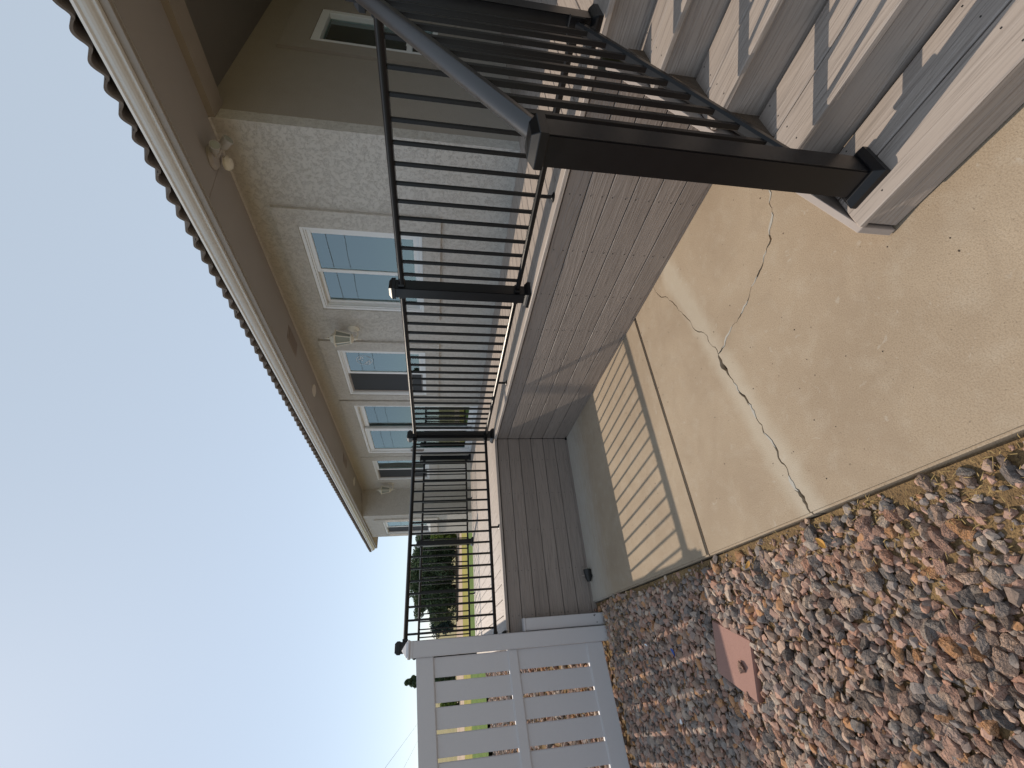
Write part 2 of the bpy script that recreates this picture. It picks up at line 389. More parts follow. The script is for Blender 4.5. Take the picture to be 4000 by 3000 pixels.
def filler(pts, i0, i1, wid):
    seg = pts[i0:i1]; a = []; b = []
    for k, p in enumerate(seg):
        q = Vector(seg[min(k + 1, len(seg) - 1)]) - Vector(seg[max(k - 1, 0)]); q.normalize(); n = Vector((-q.y, q.x)); t = math.sin(math.pi * (k + .3) / (len(seg) - .4))
        wl, wr = wid * t * random.uniform(.4, 1.1), wid * t * random.uniform(.4, 1.1)
        a.append((p[0] + n.x * wl, p[1] + n.y * wl)); b.append((p[0] - n.x * wr, p[1] - n.y * wr))
    poly = a + b[::-1]; part('crack_filler', MB().extrude(poly, -.01, .0022, 'z'), 'crack_filler', walk)
nL, nB = len(crL), len(crB)
for i0, i1, wd in ((19, 25, .008), (28, 34, .007), (41, nL - 6, .012), (12, 16, .005)): filler(crL, i0, i1, wd)
for i0, i1, wd in ((3, 9, .007), (13, 19, .005), (22, 27, .005), (41, 46, .007), (48, 53, .006), (31, 36, .004)): filler(crB, i0, i1, wd)
# specks of grit lying on the walk
gm = MB()
for _ in range(150):
    x, y = random.uniform(.5, 2.2), random.uniform(.2, 4.4); r = random.choice([.0022, .003, .003, .0045])
    gm.add([(x + r * math.cos(a) * random.uniform(.5, 1.3), y + r * math.sin(a) * random.uniform(.5, 1.3), .0008) for a in (0, 1.6, 3.1, 4.7)] + [(x, y, .003)], [(0, 1, 4), (1, 2, 4), (2, 3, 4), (3, 0, 4)])
g = put('grit', gm.mesh('grit', 'bark')); tag(g, 'dark specks of grit and bark scattered over the concrete walk', 'grit', kind='stuff')

# ------------------------------------------------------------------ deck
deck = empty('deck', (2.9, 4.6, 0), 'raised grey brown composite deck with plank skirting along the house', 'deck')
BW, GAP, T = .1385, .005, .024
y = -1.6
while y < YF - .16:                                   # boards square to the house wall
    x0 = XD + .142; x1 = 3.695
    if y + BW > YR and False: pass
    if y < YR - .02: x1 = 6.9
    put('deck_board', board_mesh(x1 - x0, BW, T, 'composite_board'), deck, ((x0 + x1) / 2, y + BW / 2, HD - T / 2), ALX); y += BW + GAP
x = XL + .142
while x < XD - .02:                                   # boards of the wide part run away from the camera
    put('deck_board', board_mesh(YF - Y2 - .284, BW, T, 'composite_board'), deck, (x + BW / 2, (YF + Y2) / 2, HD - T / 2), ALY); x += BW + GAP
def edge_y(x0, ya, yb): put('edge_board', board_mesh(yb - ya, BW, .027, 'composite_board'), deck, (x0 + BW / 2, (ya + yb) / 2, HD - .0125), ALY)
def edge_x(y0, xa, xb): put('edge_board', board_mesh(xb - xa, BW, .027, 'composite_board'), deck, ((xa + xb) / 2, y0 + BW / 2, HD - .0125), ALX)
edge_y(XD, -1.6, Y2 + .139); edge_x(Y2, XL + .142, XD - .003); edge_y(XL, Y2, YF); edge_x(YF - .139, XL + .142, 3.69)
edge_y(XD, Y2 + .144, YF - .142)
SZ = [(.866, .742), (.737, .607), (.602, .460), (.455, .311), (.306, .167), (.162, .022)]
for zt, zb in SZ:
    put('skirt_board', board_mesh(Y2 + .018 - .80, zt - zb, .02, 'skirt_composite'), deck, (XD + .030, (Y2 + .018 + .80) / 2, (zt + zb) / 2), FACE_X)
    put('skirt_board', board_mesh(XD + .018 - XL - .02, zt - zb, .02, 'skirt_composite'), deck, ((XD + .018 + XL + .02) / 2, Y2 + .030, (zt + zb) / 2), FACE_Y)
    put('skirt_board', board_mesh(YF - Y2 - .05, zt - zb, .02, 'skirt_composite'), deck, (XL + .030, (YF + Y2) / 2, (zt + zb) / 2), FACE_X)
part('skirt_backing', MB().box(XD + .043, XD + .06, .8, Y2 + .06, .0, .872).box(XL + .045, XD + .042, Y2 + .043, Y2 + .058, -.3, .872), 'black_plastic', deck)
part('ground_board', MB().box(XD + .024, XD + .042, .8, Y2 - .02, .002, .0195).box(XL + .02, XD, Y2 + .024, Y2 + .042, -.09, .0195), 'skirt_composite', deck)
sm = MB()
for zt, zb in SZ:
    for yy in np.arange(1.0, 4.6, .405):
        for q in (zt - .03, zb + .03): sm.box(XD + .0185, XD + .0215, yy - .003, yy + .003, q - .003, q + .003)
    for xx in np.arange(.35, 2.2, .405):
        for q in (zt - .03, zb + .03): sm.box(xx - .003, xx + .003, Y2 + .0185, Y2 + .0215, q - .003, q + .003)
tag(part('screw_heads', sm, 'black_plastic', deck), kind='stuff')

# ------------------------------------------------------------------ stairs
stairs = empty('stairs', (1.7, .2, 0), 'composite stairs with two board treads climbing from the walk to the deck', 'stairs')
X0, RUN, Z0, RISE = 1.136, .283, .1726, .1738; YS0, YS1 = -1.5, .735
SL = YS1 - YS0; SM = (YS0 + YS1) / 2
for k in range(4):
    f = X0 + RUN * k; z = Z0 + RISE * k
    put('tread_board', board_mesh(SL, .147, .025, 'stair_composite', .004), stairs, (f + .0735, SM, z - .0125), ALY)
    put('tread_board', board_mesh(SL, .137, .025, 'stair_composite', .004), stairs, (f + .153 + .0685, SM, z - .0125), ALY)
for k in range(5):
    f = X0 + RUN * k + .025; z1 = (Z0 + RISE * k - .027) if k < 4 else HD - .028; z0 = .006 if k == 0 else Z0 + RISE * (k - 1) - .022
    put('riser_board', board_mesh(SL - .004, z1 - z0, .02, 'stair_composite'), stairs, (f + .01, SM, (z0 + z1) / 2), FACE_X)
prof = [(1.150, .006), (1.150, .140), (2.225, .140 + 1.075 * .655), (2.225, .60), (1.42, .006)]
st = MB(); n = len(prof)
st.add([(x, YS1 + .006, z) for x, z in prof] + [(x, YS1 + .031, z) for x, z in prof], [(i, (i + 1) % n, (i + 1) % n + n, i + n) for i in range(n)] + [tuple(range(n - 1, -1, -1)), tuple(range(n, 2 * n))])
part('stringer', st, 'composite_edge', stairs, .002)
for k in range(4):
    f = X0 + RUN * (k + 1); z = Z0 + RISE * k; part('gap_shade_strip', MB().box(f - .02, f + .023, YS0, YS1 - .003, z - .08, z - .030), 'black_plastic', stairs)  # added black strips stand in for shade in the tread gaps, stop light leaks
part('gap_shade_strip', MB().box(X0 + .05, X0 + .06, YS0, YS1 - .003, .001, .12), 'black_plastic', stairs)  # same added black stop behind the lowest riser
st = MB()
for yy in (YS1 - .06, -.2, -1.1):
    p2 = [(1.19, .006), (1.19, .135), (2.22, .135 + 1.03 * .614), (2.22, .45), (1.5, .006)]
    st = MB().add([(x, yy, z) for x, z in p2] + [(x, yy + .04, z) for x, z in p2], [(i, (i + 1) % 5, (i + 1) % 5 + 5, i + 5) for i in range(5)] + [(4, 3, 2, 1, 0), (5, 6, 7, 8, 9)]); part('carriage', st, 'bark', stairs)

sm = MB()
for k in range(4):
    for yy in (.62, .22, -.18, -.58):
        for dx in (.035, .112, .19, .265): 
            x = X0 + RUN * k + dx; z = Z0 + RISE * k; sm.box(x - .0026, x + .0026, yy - .0022, yy + .0022, z - .001, z + .0006)
tag(part('screw_heads', sm, 'black_plastic', stairs), kind='stuff')

# ------------------------------------------------------------------ railings
def post(x, y, z0, h, label, hw=.047):
    p = empty('railing_post', (x, y, z0), label, 'post', 'black railing posts')
    part('sleeve', MB().box(x - hw, x + hw, y - hw, y + hw, z0 + .002, z0 + h - .045), 'black_aluminium', p, .004, 2)
    c = hw + .007
    m = MB().lathe([(c * 1.4142, h - .05), (c * 1.4142, h - .024), ((c - .018) * 1.4142, h - .003), (.004, h)], (x, y, z0), 4, twist=math.pi / 4)
    part('cap', m, 'black_aluminium', p, .0015)
    b = hw + .022
    m = MB().lathe([(b * 1.4142, .001), (b * 1.4142, .022), ((b - .008) * 1.4142, .034), ((hw + .006) * 1.4142, .044), ((hw + .002) * 1.4142, .044)], (x, y, z0), 4, twist=math.pi / 4)
    part('base_skirt', m, 'black_aluminium', p, .0015)
    return p
RAILT = [(-.024, .0), (-.030, .012), (-.030, .026), (-.020, .036), (.0, .040), (.020, .036), (.030, .026), (.030, .012), (.024, .0)]
RAILB = [(-.017, .0), (-.019, .005), (-.019, .024), (-.010, .031), (.010, .031), (.019, .024), (.019, .005), (.017, .0)]
balm = {}
def balm_get(h):
    k = round(h, 3)
    if k not in balm: balm[k] = MB().box(-.0095, .0095, -.0095, .0095, 0, h).mesh('baluster', 'black_aluminium', .0015)
    return balm[k]
def section(axis, fixed, a, b, bals, label, z=HD, feet=()):
    """level railing panel between two posts; axis = direction it runs in"""
    c = (a + b) / 2; loc = (c, fixed, z) if axis == 'x' else (fixed, c, z)
    s = empty('railing_section', loc, label, 'railing', 'black railing panels')
    zt, zb = z + .923, z + .085
    part('top_rail', MB().extrude([(p + fixed, q + zt) for p, q in RAILT], a, b, axis), 'black_aluminium', s, smooth=True)
    part('bottom_rail', MB().extrude([(p + fixed, q + zb) for p, q in RAILB], a, b, axis), 'black_aluminium', s, smooth=True)
    for t in bals: put('baluster', balm_get(.84 - .031 + .002), s, (t, fixed, zb + .030) if axis == 'x' else (fixed, t, zb + .030))
    for t in feet:
        X, Y = (t, fixed) if axis == 'x' else (fixed, t)
        part('support_foot', MB().lathe([(.030, .001), (.030, .006), (.014, .014), (.011, .018), (.011, .087)], (X, Y, z), 12), 'black_aluminium', s, smooth=True)
    for t, sg in ((a, 1), (b, -1)):
        X, Y = (t + sg * .012, fixed) if axis == 'x' else (fixed, t + sg * .012)
        for zz, hh in ((zt - .004, .048), (zb - .004, .040)): part('bracket', MB().box(X - .012 if axis == 'x' else X - .034, X + .012 if axis == 'x' else X + .034, Y - .034 if axis == 'x' else Y - .012, Y + .034 if axis == 'x' else Y + .012, zz, zz + hh), 'black_aluminium', s, .004)
    return s
HB = .047
PY1, PY2, PX3, PYU, PYF = 2.305, 4.72, .165, .655, 8.315
post(XR, PYU, HD, 1.035, 'black railing post at the head of the stairs, cut by the picture edge')
post(XR, PY1, HD, 1.035, 'black railing post on the deck edge in front of the wide near window')
post(XR, PY2, HD, 1.035, 'black railing post on the deck corner in front of the sliding door')
post(PX3, PY2, HD, 1.035, 'black railing post rising just behind the white fence post')
post(3.575, PYF, HD, 1.035, 'far black railing post standing beside the house wall')
post(1.90, PYF, HD, 1.035, 'far black railing post in front of the distant dark trees')
post(PX3, PYF, HD, 1.035, 'far corner railing post hidden behind the white fence post')
section('y', XR, PYU + HB, PY1 - HB, [2.164 - .1143 * i for i in range(13)], 'black railing panel between the stair head and the next post', feet=(1.48,))
section('y', XR, PY1 + HB, PY2 - HB, [2.452 + .1143 * i for i in range(19)] + [4.622], 'black railing panel in front of the second window and door', feet=(3.53,))
section('x', PY2, PX3 + HB, XR - HB, [2.212 - .1143 * i for i in range(18)], 'black railing panel facing the camera above the dark shaded skirting', feet=(1.22,))
section('x', PYF, 1.90 + HB, 3.575 - HB, [3.46 - .1143 * i for i in range(14)], 'far black railing panel running up to the house wall', feet=(2.72,))
section('x', PYF, PX3 + HB, 1.90 - HB, [1.787 - .1143 * i for i in range(14)], 'far black railing panel in front of the distant trees', feet=(1.02,))
section('y', PX3, PY2 + HB, PYF - HB, [4.83 + .1143 * i for i in range(30)], 'black railing panel behind the white fence post seen end on', feet=(6.5,))
# stair newel and sloping rail
NX, NY = 1.266, .638
post(NX, NY, Z0, 1.155, 'big black newel post standing on the lowest stair tread', .0475)
sr = empty('stair_railing', (1.8, NY, .5), 'sloping black stair rail with square balusters behind the newel post', 'railing')
SLP = .66; ang = math.atan(SLP)
def slope_ext(prof, x0, x1, zf, squash):
    m = MB(); n = len(prof)
    v = [(x, NY + p, zf(x) + q / math.cos(ang)) for x in (x0, x1) for p, q in prof]
    return m.add(v, [(i, (i + 1) % n, (i + 1) % n + n, i + n) for i in range(n)] + [tuple(range(n - 1, -1, -1)), tuple(range(n, 2 * n))])
zt_f = lambda x: 1.287 + SLP * (x - 1.313) - .022; zb_f = lambda x: .365 + SLP * (x - 1.313)
part('top_rail', slope_ext([(p * 1.08, q * 1.1) for p, q in RAILT], NX + .0475, XR - HB, zt_f, 1), 'handrail_aluminium', sr, smooth=True)
part('bottom_rail', slope_ext(RAILB, NX + .0475, XR - HB, zb_f, 1), 'black_aluminium', sr, smooth=True)
for i in range(9):
    x = 2.192 - .0955 * i; put('baluster', balm_get(.866), sr, (x, NY, zb_f(x) + .030))
for x, zf, h in ((XR - HB - .012, zt_f, .075), (XR - HB - .012, zb_f, .06), (NX + .06, zb_f, .06)):
    part('bracket', MB().box(x - .012, x + .012, NY - .036, NY + .036, zf(x) - .012, zf(x) + h), 'black_aluminium', sr, .004)

# ------------------------------------------------------------------ house
house = empty('house', (5.5, 6.5, 0), 'single storey stucco house with deep eaves and clay tile roof', 'house')
ZS, ZE, XE = 3.36, 3.295, 3.05           # soffit height at wall, at fascia, fascia line
XB, YB, YE = 3.06, 10.4, 12.35           # bay that stands forward at the far end
YG = 13.5                                # far end of the roof
def wall_x(name, X, y0, y1, z0, z1, holes, mat='stucco', thick=.14):
    ys = sorted({y0, y1, *[h[0] for h in holes], *[h[1] for h in holes]}); zs = sorted({z0, z1, *[h[2] for h in holes], *[h[3] for h in holes]})
    m = MB()
    for a, b in zip(ys, ys[1:]):
        for c, d in zip(zs, zs[1:]):
            if not any(h[0] <= (a + b) / 2 <= h[1] and h[2] <= (c + d) / 2 <= h[3] for h in holes): m.box(X, X + thick, a, b, c, d)
    return part(name, m, mat, house)
W1, W2, DR, W4, W5 = (2.89, 4.05, 1.765, 2.94), (4.85, 6.0, 1.77, 2.94), (6.33, 8.25, .905, 2.945), (8.60, 9.74, 1.76, 2.925), (10.86, 12.0, 1.74, 2.88)
wall_x('wall', XW, YR, YB, -.3, 3.42, [W1, W2, DR, W4])
wall_x('wall', XB, YB, YE, -.3, 3.36, [W5])
part('wall', MB().box(XB + .14, XW, YB, YB + .14, -.3, 3.36), 'stucco', house)
part('wall', MB().box(XB + .14, 9.4, YE - .14, YE, -.3, 3.36), 'stucco', house)
WN = (5.27, 6.12, 1.64, 2.88)
def wall_y(Y, x0, x1, z0, z1, hole, mat):
    m = MB(); a, b, c, d = hole
    m.box(x0, a, Y, Y + .14, z0, z1).box(b, x1, Y, Y + .14, z0, z1).box(a, b, Y, Y + .14, z0, c).box(a, b, Y, Y + .14, d, z1); part('wall', m, mat, house)
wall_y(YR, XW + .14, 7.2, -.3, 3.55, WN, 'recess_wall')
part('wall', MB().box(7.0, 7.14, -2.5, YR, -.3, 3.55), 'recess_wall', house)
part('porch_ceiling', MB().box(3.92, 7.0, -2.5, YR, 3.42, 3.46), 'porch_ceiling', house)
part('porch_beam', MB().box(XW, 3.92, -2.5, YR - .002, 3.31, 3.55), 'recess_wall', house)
sf = MB().add([(XE, -2.5, ZE), (XW + .01, -2.5, ZS), (XW + .01, YG, ZS), (XE, YG, ZE), (XE, -2.5, ZE + .02), (XW + .01, -2.5, ZS + .02), (XW + .01, YG, ZS + .02), (XE, YG, ZE + .02)], [(0, 3, 2, 1), (4, 5, 6, 7), (0, 1, 5, 4), (2, 3, 7, 6)])
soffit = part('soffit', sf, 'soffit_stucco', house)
part('control_joint', MB().extrude([(XE + .03, ZE - .001), (3.66, ZS - .006), (3.66, ZS + .004), (XE + .03, ZE + .008)], 2.2335, 2.2365, 'y'), 'fascia_paint', soffit)
part('edge_bead', MB().extrude([(XE + .001, ZE - .012), (XE + .018, ZE - .010), (XE + .024, ZE + .004), (XE + .001, ZE + .004)], -2.5, YG, 'y'), 'soffit_stucco', soffit, smooth=True)
part('wall_bead', MB().extrude([(XW - .012, ZS - .010), (XW - .001, ZS - .016), (XW - .001, ZS + .002), (XW - .016, ZS)], YR, YB, 'y'), 'stucco', soffit)
part('fascia', MB().extrude([(XE - .024, ZE - .006), (XE, ZE - .006), (XE, 3.44), (XE - .024, 3.44)], -2.5, YG, 'y'), 'fascia_paint', house, .002)
part('fascia_cap', MB().box(XE - .024, 3.9, YG, YG + .02, ZE - .006, 3.44), 'fascia_paint', house)
gp = [(XE - q, z) for q, z in ((.026, 3.425), (.026, 3.335), (.050, 3.335), (.053, 3.337), (.053, 3.350), (.056, 3.353), (.072, 3.358), (.084, 3.368), (.091, 3.382), (.093, 3.400), (.100, 3.404), (.106, 3.408), (.106, 3.424), (.100, 3.424), (.098, 3.410), (.087, 3.403), (.084, 3.384), (.076, 3.372), (.048, 3.360), (.045, 3.343), (.032, 3.343), (.032, 3.425))]
part('gutter', MB().extrude(gp, -2.5, YG - .03, 'y'), 'gutter_paint', house)
# roof with tiles
roof = part('roof', MB().add([(XE - .02, -2.5, 3.445), (9.6, -2.5, 5.63), (9.6, YG, 5.63), (XE - .02, YG, 3.445), (XE - .02, -2.5, 3.425), (9.6, -2.5, 5.61), (9.6, YG, 5.61), (XE - .02, YG, 3.425)], [(0, 1, 2, 3), (7, 6, 5, 4), (0, 3, 7, 4), (2, 6, 7, 3), (0, 4, 5, 1), (1, 5, 6, 2)]), 'roof_tile_clay', house)
PT = .278; sl = math.tan(math.atan2(5.63 - 3.445, 9.6 - XE))
def tile_mesh():
    n = 22; v = []; f = []
    def prof(t):  # two small barrels across the width
        u = (t * 2) % 1.0
        return .031 * math.sin(math.pi * u / .74) if u < .74 else -.009 * math.sin(math.pi * (u - .74) / .26)
    for x in (0, .40):
        for th in (0, .016):
            for i in range(n + 1):
                t = i / n; v.append((x, t * PT * 1.02, prof(t) + th + .02 - x * 0))
    m = n + 1
    for i in range(n):
        f += [(m + i, m + i + 1, 3 * m + i + 1, 3 * m + i), (i, 2 * m + i, 2 * m + i + 1, i + 1), (i, i + 1, m + i + 1, m + i), (2 * m + i, 3 * m + i, 3 * m + i + 1, 2 * m + i + 1)]
    me = bpy.data.meshes.new('roof_tile'); me.from_pydata(v, [], f); me.materials.append(MATS['roof_tile_clay'])
    for p in me.polygons: p.use_smooth = p.index % 4 < 2
    return me
tm = tile_mesh(); th = math.atan(sl)
for c in range(3):
    for i in range(57):
        xx = XE - .085 + c * .33; o = put('roof_tile', tm, roof, (xx, -2.2 + i * PT + (.0), 3.438 + (xx - XE + .085) * sl + .004 * random.random() + .012 * c), (random.uniform(-.01, .01), -th - .02, random.uniform(-.012, .012)))
part('ridge_cap', MB().extrude([(9.45, 5.58), (9.6, 5.72), (9.75, 5.58)], -2.5, YG, 'y'), 'roof_tile_clay', roof)
# trims round the openings: thick stucco bands
def trim(y0, y1, z0, z1, op, X=XW, sill=True):
    m = MB(); a, b, c, d = op; t = .032
    m.box(X - t, X - .0005, y0, y1, d + .0, z1)
    m.box(X - t, X - .0005, y0, a, c if sill else z0, d).box(X - t, X - .0005, b, y1, c if sill else z0, d)
    if sill: m.box(X - t, X - .0005, y0, y1, z0, c)
    part('window_trim' if sill else 'door_trim', m, 'stucco', house)
trim(2.695, 4.19, 1.577, 3.135, W1); trim(4.66, 6.14, 1.577, 3.135, W2); trim(6.19, 8.39, .9, 3.135, DR, sill=False); trim(8.42, 9.92, 1.577, 3.12, W4); trim(10.68, 12.18, 1.56, 3.07, W5, XB)
def frame_x(m, X0, X1, y0, y1, z0, z1, w):
    m.box(X0, X1, y0, y1, z1 - w, z1).box(X0, X1, y0, y1, z0, z0 + w).box(X0, X1, y0, y0 + w, z0 + w, z1 - w).box(X0, X1, y1 - w, y1, z0 + w, z1 - w); return m
def window(op, X, screen, label):
    a, b, c, d = op; mid = (a + b) / 2 + .0
    w = part('window', frame_x(frame_x(MB(), X - .020, X + .09, a, b, c, d, .034), X - .008, X + .088, a + .0345, b - .0345, c + .0345, d - .0345, .016), 'window_vinyl', house, .003)
    w['label'] = label
    part('sash', frame_x(MB(), X + .004, X + .034, a + .05, mid + .02, c + .05, d - .05, .042), 'window_vinyl', w, .003)
    part('sash', frame_x(MB(), X + .045, X + .072, mid - .02, b - .05, c + .05, d - .05, .036), 'window_vinyl', w, .003)
    part('pane', MB().box(X + .017, X + .021, a + .09, mid - .02, c + .09, d - .09), 'window_glass', w)
    part('pane', MB().box(X + .057, X + .061, mid + .014, b - .084, c + .084, d - .084), 'window_glass', w)
    if screen:
        part('screen_frame', frame_x(MB(), X + .018, X + .032, mid + .024, b - .053, c + .053, d - .053, .018), 'vent_metal', w, .002)
        part('insect_screen', MB().box(X + .024, X + .026, mid + .042, b - .071, c + .071, d - .071), 'screen_mesh', w)
    part('blind', MB().box(X + .10, X + .11, a + .0, b - .0, c, d), 'blind', w)
    return w
window(W1, XW, False, 'wide white sliding window nearest the stairs, both halves glazed')
window(W2, XW, True, 'white sliding window by the lantern with an insect screen and round sticker')
window(W4, XW, True, 'white sliding window beyond the patio door')
window(W5, XB, True, 'white sliding window in the far projecting bay')
# butterfly sticker on the near pane of the second window: a ring with small leaf shapes
stk = MB(); cy, cz, r = 5.13, 2.62, .11
for i in range(28):
    a0, a1 = 2 * math.pi * i / 28, 2 * math.pi * (i + 1) / 28
    stk.add([(XW + .0155, cy + q * math.cos(t), cz + q * math.sin(t)) for t in (a0, a1) for q in (r, r - .006)], [(0, 1, 3, 2)])
for px, pz, an, s_ in ((-.05, .05, .4, .03), (-.02, .065, 1.3, .028), (-.06, .02, -.4, .025), (.0, .03, .9, .022), (.05, -.03, .2, .032), (.035, -.065, -.8, .03), (.07, -.01, 1.4, .026), (.01, -.07, 2.4, .024), (.075, -.06, -.2, .022)):
    c, s = math.cos(an), math.sin(an); q = [(s_, 0), (0, s_ * .38), (-s_, 0), (0, -s_ * .38)]
    stk.add([(XW + .0153, cy + px + a * c - b * s, cz + pz + a * s + b * c) for a, b in q], [(0, 1, 2, 3)])
part('window_sticker', stk, 'white_scrap', house)
# patio door
a, b, c, d = DR; mid = (a + b) / 2
door = part('patio_door', frame_x(MB(), XW - .02, XW + .11, a, b, c, d, .045), 'window_vinyl', house, .003)
part('door_panel', frame_x(MB(), XW + .012, XW + .045, mid - .05, b - .047, c + .048, d - .047, .085), 'window_vinyl', door, .003)
part('door_panel', frame_x(MB(), XW + .062, XW + .095, a + .047, mid + .05, c + .048, d - .047, .085), 'window_vinyl', door, .003)
part('pane', MB().box(XW + .026, XW + .031, mid + .034, b - .131, c + .132, d - .131), 'door_glass', door)
part('pane', MB().box(XW + .076, XW + .081, a + .131, mid - .034, c + .132, d - .131), 'door_glass', door)
part('handle', MB().box(XW - .018, XW + .012, b - .10, b - .075, 1.86, 2.12).box(XW - .03, XW - .018, b - .096, b - .079, 1.88, 2.10), 'vent_metal', door, .003)
part('curtain', MB().box(XW + .13, XW + .135, a, b, c, d), 'curtain', door)
part('threshold', MB().box(XW - .05, XW + .11, a, b, .88, .9045), 'vent_metal', door)
# narrow window in the porch wall
a, b, c, d = WN
pw = part('window', MB().box(a, b, YR - .02, YR + .07, d - .08, d).box(a, b, YR - .02, YR + .07, c, c + .06).box(a, a + .08, YR - .02, YR + .07, c + .06, d - .08).box(b - .08, b, YR - .02, YR + .07, c + .06, d - .08).box(a + .08, b - .08, YR - .012, YR + .05, 1.90, 1.965), 'window_vinyl', house, .003)
pw['label'] = 'narrow white hung window in the dark porch wall'
part('pane', MB().box(a + .08, b - .08, YR + .03, YR + .034, 1.965, d - .08), 'window_glass', pw)
part('pane', MB().box(a + .08, b - .08, YR + .01, YR + .014, c + .06, 1.90), 'window_glass', pw)
part('interior', MB().box(a, b, YR + .20, YR + .21, 1.95, d), 'dark_interior', pw)
part('blind', MB().box(a, b, YR + .08, YR + .09, c, 1.94), 'curtain', pw)
part('latch', MB().box(a + .10, a + .17, YR - .03, YR - .012, 1.955, 1.975), 'black_plastic', pw, .002)
m = MB().box(a - .2, b + .2, YR - .03, YR - .0005, d, d + .26).box(a - .2, a, YR - .03, YR - .0005, c - .18, d).box(b, b + .2, YR - .03, YR - .0005, c - .18, d).box(a, b, YR - .03, YR - .0005, c - .18, c)
part('window_trim', m, 'recess_wall', house)
# soffit fittings
zsof = lambda x: ZE + (ZS - ZE) * (x - XE) / (XW - XE)
for yy in (4.39, 8.05):
    x0, x1 = 3.34, 3.54; m = MB()
    v = part('soffit_vent', m.add([(x0, yy - .19, zsof(x0) - .006), (x1, yy - .19, zsof(x1) - .006), (x1, yy + .19, zsof(x1) - .006), (x0, yy + .19, zsof(x0) - .006), (x0, yy - .19, zsof(x0) + .004), (x1, yy - .19, zsof(x1) + .004), (x1, yy + .19, zsof(x1) + .004), (x0, yy + .19, zsof(x0) + .004)], [(0, 1, 2, 3), (4, 7, 6, 5), (0, 4, 5, 1), (1, 5, 6, 2), (2, 6, 7, 3), (3, 7, 4, 0)]), 'vent_metal', house, .002)
    for i in range(6):
        xx = x0 + .025 + i * .028; part('louvre', MB().box(xx, xx + .012, yy - .165, yy + .165, zsof(xx) - .014, zsof(xx) - .005), 'vent_metal', v)
for yy in (5.50, 9.15):
    l = part('recessed_light', MB().lathe([(.072, -.010), (.092, -.007), (.094, .004), (.07, .004)], (3.43, yy, zsof(3.43)), 24), 'almond_paint', house, smooth=True)
    part('lens', MB().lathe([(.01, -.007), (.068, -.0085), (.07, -.002)], (3.43, yy, zsof(3.43)), 20), 'lantern_paint', l, smooth=True)

# wall lanterns
def lantern(y, label):
    X = XW if True else X; z0 = 2.66
    L = empty('wall_lantern', (XW, y, z0), label, 'lantern', 'cream carriage lanterns on the house wall')
    m = MB(); prof = [(.050, .0), (.075, .014), (.078, .024)]
    pl = MB().lathe([(.078, .0), (.075, .012), (.055, .022), (.03, .026)], (0, 0, 0), 8, twist=math.pi / 8)
    pl.v = [(XW - z, y + px * .82, z0 + py * 1.0) for px, py, z in pl.v]; part('backplate', pl, 'lantern_paint', L, .003)
    xc = XW - .17
    arm = [(XW - .02, y, z0 - .01), (XW - .06, y, z0 - .055), (XW - .12, y, z0 - .065), (xc, y, z0 - .03), (xc, y, z0 + .0)]
    part('arm', MB().tube(arm, .011, 8), 'lantern_paint', L, smooth=True)
    zc = z0 + .0
    part('base_finial', MB().lathe([(.004, -.115), (.008, -.108), (.004, -.098), (.007, -.07), (.022, -.045), (.014, -.03), (.045, -.012), (.062, .0), (.062, .012), (.05, .014)], (xc, y, zc), 12), 'lantern_paint', L, smooth=True)
    cage = MB()
    for k in range(6):
        a0 = math.pi / 3 * k + .2; p0 = (xc + .058 * math.cos(a0), y + .058 * math.sin(a0), zc + .01); p1 = (xc + .098 * math.cos(a0), y + .098 * math.sin(a0), zc + .185); cage.tube([p0, p1], .0065, 6)
        a1 = a0 + math.pi / 3; cage.tube([p1, (xc + .098 * math.cos(a1), y + .098 * math.sin(a1), zc + .185)], .007, 6)
    part('cage', cage, 'lantern_paint', L)
    gl = MB().lathe([(.052, .012), (.092, .184)], (xc, y, zc), 6, twist=.2); part('glass', gl, 'lantern_glass', L)
    part('roof', MB().lathe([(.112, .186), (.116, .194), (.085, .204), (.062, .222), (.05, .245), (.022, .258), (.012, .27), (.016, .282), (.008, .292), (.003, .325)], (xc, y, zc), 6, twist=.2), 'lantern_paint', L)
lantern(4.42, 'cream carriage lantern on the stucco between the two nearest windows')
lantern(9.98, 'cream carriage lantern beyond the far window by the projecting bay')
# floodlight under the eave
fl = empty('floodlight', (3.44, 2.12, zsof(3.44)), 'twin head motion floodlight fixed under the eave above the porch corner', 'floodlight')
zf = zsof(3.44)
part('base', MB().lathe([(.085, -.002), (.088, -.018), (.07, -.038), (.03, -.045)], (3.44, 2.12, zf), 20), 'lamp_plastic', fl, smooth=True)
def head(c, d, r, L):
    c = Vector(c); d = Vector(d).normalized(); m = MB().tube([c, c + d * L * .15, c + d * L * .8, c + d * L], [r * .55, r * .9, r, r * 1.08], 16)
    h = part('lamp_head', m, 'lamp_plastic', fl, smooth=True)
    part('lens', MB().tube([c + d * L * 1.001, c + d * L * 1.03], [r * .95, r * .8], 16), 'lantern_glass', h)
    part('knuckle', MB().tube([(3.44, 2.12, zf - .035), tuple(c)], .016, 8), 'lamp_plastic', fl)
head((3.405, 2.045, zf - .06), (-.35, -.6, -.35), .034, .095); head((3.50, 2.07, zf - .075), (.15, -.55, -.6), .037, .095)
sd = MB().lathe([(.01, -.055), (.04, -.045), (.055, -.02), (.05, .0), (.02, .01)], (3.49, 2.19, zf - .06), 16); part('motion_sensor', sd, 'lantern_paint', fl, smooth=True)

